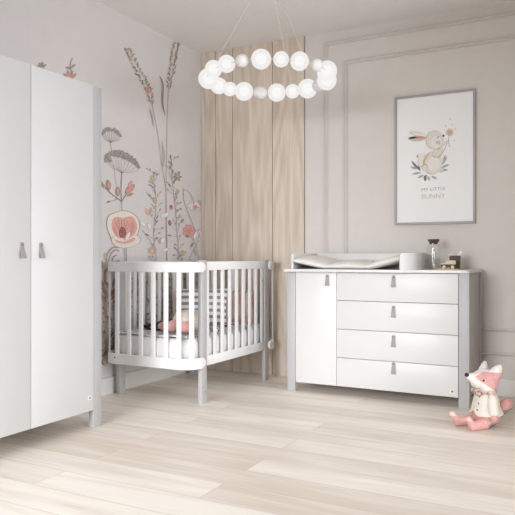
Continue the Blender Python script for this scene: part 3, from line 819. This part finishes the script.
# carafe
ca = thing('glass_carafe', 'clear glass bottle with dark stopper on dresser top', 'carafe', (-1.0096, 4.5, .869))
b = MB(M['glass'])
b.lathe([(0, .001), (.040, .001), (.0445, .005), (.0455, .02), (.0455, .150), (.043, .162), (.034, .170), (.030, .174), (.030, .178), (.027, .178), (.027, .172), (.032, .166), (.0405, .158), (.0425, .148), (.0425, .012), (.040, .008), (0, .007)], n=40)
b.build('bottle', ca)
b = MB(M['glass']); b.lathe([(0, .010), (.014, .010), (.015, .014), (.015, .150), (.013, .150), (.013, .018), (0, .016)], n=24); o = b.build('inner_tube', ca)
b = MB(M['darklid']); b.lathe([(0, .172), (.026, .172), (.028, .181), (.029, .183), (.037, .195), (.040, .2035), (.038, .206), (0, .206)], n=36); b.build('stopper', ca)

# wooden coaster board, tissue box, toy car
o_ = MB(M['lightwood']); o_.prism([(p[0], p[1]) for p in rrect(.175, .20, .02)], 0, .006, bev=.0015)
tb = o_.build('wooden_board'); uv_planar(tb, lambda c: c.y + 3, lambda c: c.x); tb.location = (-.894, 4.45, .869)
tag(tb, 'thin pale wooden board under the toy car and tissue box', 'tray')
bx = thing('tissue_box', 'dark woven tissue box on the pale wooden board', 'tissue box', (-.868, 4.505, .875), radians(14))
b = MB(M['weave'])
def frus(b, w0, w1, z0, z1, t=.004):
    def q(w, z): return [b.bm.verts.new((sx * w / 2, sy * w / 2, z)) for sx, sy in ((-1, -1), (1, -1), (1, 1), (-1, 1))]
    R = [q(w0, z0), q(w1, z1), q(w1 - 2 * t, z1), q(w1 - 2 * t, z1 - .02)]
    for a, c in zip(R, R[1:]):
        for k in range(4): b.bm.faces.new((a[k], a[(k + 1) % 4], c[(k + 1) % 4], c[k]))
    b.bm.faces.new(R[0][::-1]); b.bm.faces.new(R[-1])
    return b
frus(b, .064, .071, 0, .088); b.build('container', bx, smooth=0)
b = MB(M['tissue']); 
N = 14
for s_, (ox, oy, hh, rz) in enumerate(((-.008, 0, .034, .3), (.012, .006, .050, -.4))):
    V = []
    for i in range(N + 1):
        u = i / N; a = (u - .5)
        row = []
        for j in range(7):
            v = j / 6
            x = a * (.034 + .040 * v); y = .010 * sin(u * 9 + s_) * (1 - .3 * v) + .004
            zz = .070 + (hh * (.6 + .4 * sin(u * 7 + s_ * 2))) * v
            row.append(b.bm.verts.new((ox + x * cos(rz) - y * sin(rz), oy + x * sin(rz) + y * cos(rz), zz)))
        V.append(row)
    for i in range(N):
        for j in range(6): b.bm.faces.new((V[i][j], V[i + 1][j], V[i + 1][j + 1], V[i][j + 1]))
o = b.build('tissue', bx, smooth=60)
md = o.modifiers.new('thick', 'SOLIDIFY'); md.thickness = .0012
ct = thing('toy_car', 'small pale wooden toy car with round wheels on the wooden board', 'toy car', (-.888, 4.395, .875), radians(6))
M['toywood'] = pm('pale toy wood', (226, 210, 188), .6, .06, 25, stretch=(1, 6, 6)); M['toydark'] = pm('dark toy wood', (92, 76, 64), .6, .15, 40)
b = MB(M['toydark']); b.box(-.049, .046, -.018, .018, .010, .029, .003); b.build('chassis', ct)
b = MB(M['toywood']); b.prism([(-.049, .029), (.046, .029), (.046, .052), (.043, .056), (-.004, .056), (-.012, .052), (-.018, .038), (-.046, .036), (-.049, .033)], -.0175, .0175, axis='y', bev=.0025); b.build('body', ct)
for x in (-.027, .027):
    for s in (-1, 1):
        b = MB(M['toywood']); b.lathe([(0, -.004), (.0105, -.004), (.0115, -.002), (.0115, .002), (.0105, .004), (.004, .0045), (0, .0045)], n=24)
        for v in b.bm.verts: v.co = Vector((v.co.x, v.co.z * s, v.co.y))
        w = b.build('wheel', ct); w.location = (x, s * .0225, .0115)

# ------------------------------------------------------------------ framed print
FYP = YB - .004
xa = (on_back(395.1, 160, FYP)[0] + 0); xb = on_back(475.9, 160, FYP)[0]
za, zb = 1.188, 2.130
fr = thing('framed_picture', 'tall framed bunny print in a thin silver frame on the wall', 'picture', ((xa + xb) / 2, YB, (za + zb) / 2))
w, h = xb - xa, zb - za
M['frame'] = pm('pale silver frame', (172, 168, 170), .4, .03, 60); M['print'] = pm('print paper', (248, 247, 245), .7, .006, 20, spec=.3)
b = MB(M['frame']); fw = .017
b.box(-w / 2, -w / 2 + fw, -.022, -.001, -h / 2, h / 2, .002); b.box(w / 2 - fw, w / 2, -.022, -.001, -h / 2, h / 2, .002)
b.box(-w / 2 + fw, w / 2 - fw, -.022, -.001, h / 2 - fw, h / 2, .002); b.box(-w / 2 + fw, w / 2 - fw, -.022, -.001, -h / 2, -h / 2 + fw, .002)
b.build('frame', fr)
PP = dict(fur=(232, 226, 217), furd=(214, 203, 190), edge=(196, 182, 168), ear=(206, 150, 142), dark=(70, 62, 60), leaf=(176, 178, 182), leafd=(112, 122, 120), flower=(218, 194, 172), tan=(204, 182, 158), text=(178, 175, 178), text2=(206, 200, 195), white=(240, 237, 232))
QK = list(PP); b = MB([M['print']] + [pm('poster ' + k, PP[k], .75, .05, 60, spec=.2) for k in QK])
b.box(-w / 2 + fw - .003, w / 2 - fw + .003, -.012, -.004, -h / 2 + fw - .003, h / 2 - fw + .003)
_q = [0]; cxp, czp = (xa + xb) / 2, (za + zb) / 2
def draw(pts, col):
    _q[0] += 1; y = -.0122 - _q[0] * 2e-6; vs = []
    for p in pts:
        X, Z = on_back(p[0], p[1], YB - .012); vs.append(b.bm.verts.new((X - cxp, y, Z - czp)))
    f = b.bm.faces.new(vs); f.material_index = 1 + QK.index(col)
def dblob(x, y, rx, ry, col, rot=0, n=28):
    c, s = cos(radians(rot)), sin(radians(rot))
    draw([(x + rx * cos(2 * pi * k / n) * c - ry * sin(2 * pi * k / n) * s, y + rx * cos(2 * pi * k / n) * s + ry * sin(2 * pi * k / n) * c) for k in range(n)], col)
def dleaf(x, y, ang, ln, wd_, col):
    a = radians(ang); dx, dy = cos(a), -sin(a); L, R = [], []
    for k in range(9):
        t = k / 8; hh = wd_ / 2 * sin(pi * t) ** .8 if 0 < t < 1 else 0
        px, py = x + dx * ln * t, y + dy * ln * t; L.append((px - dy * hh, py + dx * hh)); R.append((px + dy * hh, py - dx * hh))
    draw(L + R[-2:0:-1], col)
def dline(pts, wd_, col):
    p = smoothp(pts)
    for i in range(len(p) - 1):
        tx, ty = p[i + 1][0] - p[i][0], p[i + 1][1] - p[i][1]; k = math.hypot(tx, ty) or 1
        ox, oy = -ty / k * wd_ / 2, tx / k * wd_ / 2
        draw([(p[i][0] - ox, p[i][1] - oy), (p[i + 1][0] - ox, p[i + 1][1] - oy), (p[i + 1][0] + ox, p[i + 1][1] + oy), (p[i][0] + ox, p[i][1] + oy)], col)
# leaves round the foot
for x, y, a, l_, c in ((419, 170, 130, 12, 'leafd'), (418, 169, 165, 8, 'leaf'), (421, 172.5, 190, 9, 'leaf'), (424, 175, 205, 7, 'leaf'), (426, 176.5, 255, 5, 'leafd'), (428, 176, 285, 5, 'leaf'), (431, 176, 335, 7, 'leaf'), (427, 175, 225, 5, 'leafd'), (441, 168, 25, 9, 'leaf'), (442, 165, 60, 10, 'leaf'), (443, 162, 70, 8, 'leaf'), (441, 170, 0, 7, 'leaf'), (420, 171, 110, 6, 'leafd')): dleaf(x, y, a, l_, 2.4, c)
# small companion behind, body, head
dblob(421.5, 160, 3.8, 7.4, 'furd', 10); dblob(421.6, 159.6, 3.2, 6.8, 'white', 10); dblob(417.4, 156, .9, 2, 'tan', 10)
dblob(432.5, 163, 9.6, 11.6, 'edge', 12); dblob(432.9, 162.8, 9.1, 11.2, 'fur', 12); dblob(433.6, 163.6, 6, 7.6, 'white', 12)
dline([(423.6, 168), (424.6, 161), (428, 155), (429.6, 152)], .9, 'tan')
dblob(424.8, 167.6, 3, 3.8, 'tan'); dblob(424.9, 168.2, 2.4, 3.2, 'fur'); dblob(441, 170, 3.2, 2.2, 'edge', -20); dblob(440.6, 169.8, 2.8, 1.8, 'fur', -20)
dblob(437.6, 152.5, 6.2, 4.2, 'edge', -38); dblob(437.6, 152.2, 5.8, 3.8, 'fur', -38)
dline([(433, 156), (439, 157.4), (443, 152), (446, 146), (448.4, 140)], .7, 'edge'); dline([(438.5, 149.4), (443, 145), (447.6, 140.5)], 2.4, 'fur')
dline([(438, 149.6), (440.4, 147.6)], 1.4, 'tan')
dleaf(427.6, 136.5, 167, 19, 4.6, 'edge'); dleaf(427.6, 136.5, 167, 18, 3.8, 'white')
dleaf(427.6, 138, 184, 20, 5.2, 'edge'); dleaf(427.6, 138, 184, 19.4, 4.4, 'furd'); dleaf(426.5, 137.4, 180, 17, 2.6, 'ear'); dleaf(417, 137.2, 187, 9, 2.2, 'dark')
dblob(434.6, 140, 9, 9.6, 'edge', 8); dblob(434.8, 140, 8.6, 9.2, 'fur', 8); dblob(436.4, 142, 5.6, 5.8, 'white', 8)
dblob(438.2, 142.6, 2.4, 2, 'furd'); dblob(443.5, 135.8, 1.1, 1.1, 'dark'); dline([(436.8, 138), (438, 137.4), (438.8, 136.2)], .6, 'dark'); dline([(441.6, 138.4), (443, 139)], .5, 'edge')
# flower
dline([(449.4, 133), (448.6, 140), (449.4, 147)], .6, 'leaf')
for a in range(0, 360, 36): dleaf(449.6, 132.4, a, 4.4, 1.8, 'flower')
dblob(449.6, 132.4, 1.4, 1.3, 'tan'); 
for x, y in ((445.5, 126), (452.4, 124.4), (455, 129), (454.2, 140.6), (450, 119)): dblob(x, y, .7, .7, 'flower', 0, 10)
def lettering(txt, px0, px1, pyt, pyb, col):
    cu = bpy.data.curves.new('lettering', 'FONT'); cu.body = txt; cu.align_x = 'LEFT'; cu.size = 1
    to = bpy.data.objects.new('lettering', cu); COL.objects.link(to)
    dg = bpy.context.evaluated_depsgraph_get(); me = bpy.data.meshes.new_from_object(to.evaluated_get(dg))
    xs = [v.co.x for v in me.vertices]; ys = [v.co.y for v in me.vertices]
    A = on_back(px0, pyb, YB - .012); B2 = on_back(px1, pyt, YB - .012)
    n0 = len(b.bm.verts); f0 = len(b.bm.faces); b.bm.from_mesh(me)
    b.bm.verts.ensure_lookup_table(); b.bm.faces.ensure_lookup_table()
    for v in b.bm.verts[n0:]:
        u = (v.co.x - min(xs)) / (max(xs) - min(xs)); t = (v.co.y - min(ys)) / (max(ys) - min(ys))
        v.co = Vector((A[0] + (B2[0] - A[0]) * u - cxp, -.0125, A[1] + (B2[1] - A[1]) * t - czp))
    for f in b.bm.faces[f0:]: f.material_index = 1 + QK.index(col)
    bpy.data.objects.remove(to); bpy.data.curves.remove(cu); bpy.data.meshes.remove(me)
lettering('MY LITTLE', 421.8, 445.2, 187.0, 191.2, 'text'); lettering('BUNNY', 421.8, 445.2, 193.4, 198.8, 'text2')
o = b.build('print', fr, smooth=0, fixn=False); o['label'] = 'pale watercolour bunny smelling a flower, with two lines of lettering'

# ------------------------------------------------------------------ ring chandelier
cc = Vector((-1.806, 3.570, 2.058)); RC = .372
ch = thing('ring_chandelier', 'round chandelier of glowing white glass balls hanging from ceiling', 'chandelier', (cc.x, cc.y, ZC))
fx, fy = -SN, CS                        # view direction on plan; angle 0 = the side towards the back wall
def rpt(a, r=RC): 
    a = radians(a); tx, ty = fx * cos(a) + CS * sin(a), fy * cos(a) + SN * sin(a)
    return Vector((tx * r, ty * r, cc.z - ZC))
b = MB(M['cord']); N = 96
b.tube([rpt(360 * k / N) for k in range(N + 1)], .0035, 8); b.build('ring', ch)
balls = [(-25, .0614, 0), (-42, .046, 0), (-58.5, .053, 0), (-86, .063, 0), (-119, .051, 0), (-139, .050, 0), (-155.5, .037, 1), (-172.7, .056, 0), (170, .044, 0), (152.8, .053, 0),
         (133, .038, 1), (112, .060, 0), (80, .061, 0), (60, .038, 1), (44.5, .063, 0), (26.5, .047, 0), (9.5, .060, 0), (-7.6, .045, 1)]
for a, r, kind in balls:
    p = rpt(a)
    b = MB(M['matte'] if kind else M['globe']); b.ell(p, r, sub=4); g = b.build('globe', ch, smooth=80)
    if kind: g['label'] = 'unlit matt white ball'
    else:
        b = MB(M['lamp']); b.ell(p, r * .56, sub=3); b.build('lamp', g, smooth=80)
for a in (26.5, 146, -95):
    p = rpt(a); b = MB(M['cord']); top = rpt(a, .03); b.tube([(top.x, top.y, -.03), p], .0018, 6); b.build('cord', ch)
b = MB(M['matte']); b.lathe([(0, -.03), (.055, -.03), (.06, -.026), (.06, 0), (0, 0)], n=32); b.build('canopy', ch)

# ------------------------------------------------------------------ fox plush
FZ = radians(180 + 27.8 + 16)
fox = thing('fox_plush', 'pink and cream plush fox in a cream jacket sitting on floor', 'plush toy', (-.572, 3.825, 0), FZ); fox.scale = (.985, .985, .985)
M['fpink'] = pm('rose fur cloth', (222, 168, 162), .95, .10, 70, .5, sheen=.3, spec=.1)
M['fcream'] = pm('cream fur cloth', (232, 222, 208), .95, .05, 70, .4, sheen=.3, spec=.1)
M['fwhite'] = pm('white fur cloth', (242, 236, 230), .95, .03, 70, .4, sheen=.3, spec=.1)
M['fgrey'] = pm('grey linen', (158, 148, 138), .95, .12, 90, .3, spec=.1)
M['jacket'] = pm('cream felt', (232, 225, 213), .95, .03, 90, .35, spec=.1)
M['black'] = pm('black button', (38, 32, 32), .35, .1, 60)
M['check'] = patchy('checked scarf cloth', (206, 195, 180), (200, 164, 154), 60, .52, (120, 106, 98))
def capsule(b, p0, r0, p1, r1, n=6):
    for k in range(n + 1):
        t = k / n; b.ell(Vector(p0).lerp(Vector(p1), t), r0 + (r1 - r0) * t, sub=2)
b = MB([M['fpink'], M['fcream'], M['fwhite'], M['fgrey']])
b.ell((-.012, 0, .070), (.078, .076, .070)); b.ell((-.008, 0, .135), (.060, .058, .080)); b.ell((.0, 0, .195), (.035, .036, .035))
HC = Vector((.0, 0, .268))
b.ell(HC, (.076, .082, .062)); b.ell(HC + Vector((.008, .036, -.02)), (.056, .048, .042)); b.ell(HC + Vector((.008, -.036, -.02)), (.056, .048, .042))
capsule(b, HC + Vector((.03, 0, -.004)), .052, HC + Vector((.108, 0, .026)), .0165, 9)
for s in (-1, 1):
    # ears: flat cones
    base = HC + Vector((-.022, s * .050, .036)); tip = HC + Vector((-.050, s * .070, .092))
    for k in range(9):
        t = k / 8; q = base.lerp(tip, t); r = .037 * (1 - t) ** .62 + .005
        b.ell(q, (max(.007, r * .72), r, r * .8), Euler((0, 0, s * .55)), sub=2)
capsule(b, (.03, .045, .034), .034, (.118, .060, .026), .024, 8); capsule(b, (.122, .061, .026), .025, (.150, .064, .066), .018, 5)
capsule(b, (.03, -.045, .034), .034, (.135, -.058, .026), .024, 8); capsule(b, (.140, -.058, .026), .025, (.176, -.060, .070), .018, 5)
for s in (-1, 1): capsule(b, (-.006, s * .055, .180), .022, (.004, s * .088, .070), .020, 7)
tail = [(-.072, 0, .042, .016), (-.088, .002, .062, .022), (-.100, .004, .086, .032), (-.116, .006, .106, .038), (-.136, .008, .120, .037), (-.152, .01, .128, .027)]
for a, c in zip(tail, tail[1:]): capsule(b, a[:3], a[3], c[:3], c[3], 4)
tmp = b.build('tmp', None)
md = tmp.modifiers.new('r', 'REMESH'); md.mode = 'VOXEL'; md.voxel_size = .0032
ms = tmp.modifiers.new('s', 'SMOOTH'); ms.factor = .5; ms.iterations = 6
me = bpy.data.meshes.new_from_object(tmp.evaluated_get(bpy.context.evaluated_depsgraph_get()))
bpy.data.objects.remove(tmp)
me.materials.clear()
M['fpale'] = pm('pale rose fur cloth', (234, 204, 196), .95, .06, 70, .4, sheen=.3, spec=.1)
for k in ('fpink', 'fcream', 'fwhite', 'fgrey', 'fpale'): me.materials.append(M[k])
me.transform(Matrix.Translation((0, 0, -min(v.co.z for v in me.vertices))))
for pf in me.polygons:
    c = pf.center; mi = 0
    if c.z > .207 and c.z < .5:
        q = c - HC; ya_ = abs(q.y)
        ax = q.z - .0 - max(0, q.x - .03) * .40         # height against the muzzle axis
        ear_ = q.z > .052
        if ear_:
            mi = 2 if q.x > -.030 + 0 and pf.normal.x > -.1 else 1
        elif q.x > -.05:
            if ax < .004 - max(0, .092 - q.x) * .50: mi = 2
            elif ya_ < .026 + max(0, -q.x) * .2 and ax > .0: mi = 1
            elif q.x > .088: mi = 1 if ax > 0 else 2
            else: mi = 0
        else: mi = 0
    elif c.x > .150 and c.z > .062: mi = 4
    elif c.x < -.088 and c.z < .098 + max(0, -c.x - .12) * .3: mi = 3
    elif c.z < .034 and c.x < .03 and c.z > .0 and abs(c.y) < .085: mi = 3
    pf.material_index = mi
me.shade_smooth()
from mathutils.bvhtree import BVHTree
bvh = BVHTree.FromPolygons([v.co.copy() for v in me.vertices], [tuple(p.vertices) for p in me.polygons])
fb = bpy.data.objects.new('body', me); COL.objects.link(fb); fb.parent = fox
b = MB(M['black']); b.ell(HC + Vector((.119, 0, .033)), (.013, .0145, .012)); o = b.build('nose', fox); o['label'] = 'black nose'
for s in (-1, 1):
    hit = bvh.ray_cast(Vector((.050, s * .3, HC.z + .008)), Vector((0, -s, 0)))[0]
    b = MB(M['black']); b.ell(hit, (.0065, .005, .0065), sub=2); o = b.build('eye', fox); o['label'] = 'black bead eye'
# jacket: shell round the torso, open V at front hem, with sleeves
b = MB(M['jacket']); N, K = 48, 14
def tors(z):
    r1 = .080 * sqrt(max(0, 1 - ((z - .070) / .072) ** 2)) if abs(z - .07) < .072 else 0
    r2 = .062 * sqrt(max(0, 1 - ((z - .135) / .082) ** 2)) if abs(z - .135) < .082 else 0
    return max(r1, r2, .036)
lay = []
for off_ in (.0075, .0025):
    rows = []
    for j in range(K + 1):
        row = []
        for i in range(N):
            a = 2 * pi * i / N; front = max(0, cos(a)) ** 6
            z0 = .076 + .030 * max(0, cos(a)) ** 24 - .008 * front
            z = z0 + (.206 - z0) * j / K; r = tors(z) + off_ + .006 * (1 - j / K) ** 2
            row.append(b.bm.verts.new((-.010 + r * cos(a), r * sin(a) * .98, z)))
        rows.append(row)
    lay.append(rows)
for L, fl_ in zip(lay, (0, 1)):
    for j in range(K):
        for i in range(N): 
            q = (L[j][i], L[j][(i + 1) % N], L[j + 1][(i + 1) % N], L[j + 1][i]); b.bm.faces.new(q[::-1] if fl_ else q)
for j in (0, K):
    for i in range(N): b.bm.faces.new((lay[0][j][i], lay[0][j][(i + 1) % N], lay[1][j][(i + 1) % N], lay[1][j][i]))
jk = b.build('jacket', fox, smooth=60); jk['label'] = 'cream felt jacket'
for s in (-1, 1):
    b = MB(M['jacket']); pts = [Vector((-.006, s * .052, .192)).lerp(Vector((.003, s * .0845, .082)), k / 8) for k in range(9)]
    b.tube(pts, .028, 20, scales=[.55, .85, .98, 1, 1, 1, 1, 1.02, 1.04]); b.build('sleeve', jk, smooth=60)
for k, z in enumerate((.178, .140, .105)):
    b = MB(M['black']); r = tors(z) + .009 + .006 * (1 - (z - .066) / .14) ** 2; b.ell((-.010 + r * cos(.30), r * sin(.30), z), (.003, .0045, .0045), sub=2); b.build('button', jk)
# scarf with knot
b = MB(M['check']); pts = [(.0 + .052 * cos(2 * pi * k / 32), .056 * sin(2 * pi * k / 32), .211 + .004 * sin(6 * pi * k / 32)) for k in range(33)]
b.sweep(pts, [(.014 * cos(2 * pi * k / 10), .015 * sin(2 * pi * k / 10)) for k in range(10)], cap=False)
sf = b.build('scarf', fox, smooth=70); sf['label'] = 'checked beige and pink scarf'
b = MB(M['check']); b.ell((.062, .012, .205), (.016, .018, .014), sub=3); b.ell((.070, .034, .200), (.012, .024, .014), Euler((.3, 0, 0)), sub=3); b.ell((.066, -.014, .206), (.012, .024, .014), Euler((-.3, 0, 0)), sub=3); b.build('bow', sf, smooth=70)

# ------------------------------------------------------------------ light: added area lights standing in for daylight at the two added windows
def added_window_light(name, loc, rot, sx, sy, power, col, spread=180):
    l = bpy.data.lights.new(name, 'AREA'); l.shape = 'RECTANGLE'; l.size = sx; l.size_y = sy; l.energy = power; l.color = col
    l.spread = radians(spread)
    o = bpy.data.objects.new(name, l); COL.objects.link(o); o.location = loc; o.rotation_euler = rot
    return o
added_window_light('added_front_light', ((W1[0] + W1[1]) / 2, YF + .02, (W1[2] + W1[3]) / 2), (radians(90 - 16), 0, radians(2.5)), W1[1] - W1[0], W1[3] - W1[2], 33, (.95, .98, 1.025), 66)  # added light, tilted down and narrowed so upper walls fall off darker
added_window_light('added_right_light', (XR - .02, (W2[0] + W2[1]) / 2, (W2[2] + W2[3]) / 2), (radians(90 - 4), 0, radians(70)), W2[1] - W2[0], W2[3] - W2[2], 42, (.94, .98, 1.035), 90)  # added light to brighten the wardrobe front, crib side and left wall
w_ = bpy.data.worlds.new('sky'); SC.world = w_; w_.use_nodes = True
w_.node_tree.nodes['Background'].inputs['Color'].default_value = (.75, .85, 1, 1); w_.node_tree.nodes['Background'].inputs['Strength'].default_value = .8

SC.view_settings.view_transform = 'Standard'; SC.view_settings.look = 'None'; SC.view_settings.gamma = 1; SC.view_settings.use_curve_mapping = False
SC.view_settings.exposure = 0.02
SC.cycles.max_bounces = 10; SC.cycles.diffuse_bounces = 6; SC.cycles.transparent_max_bounces = 16
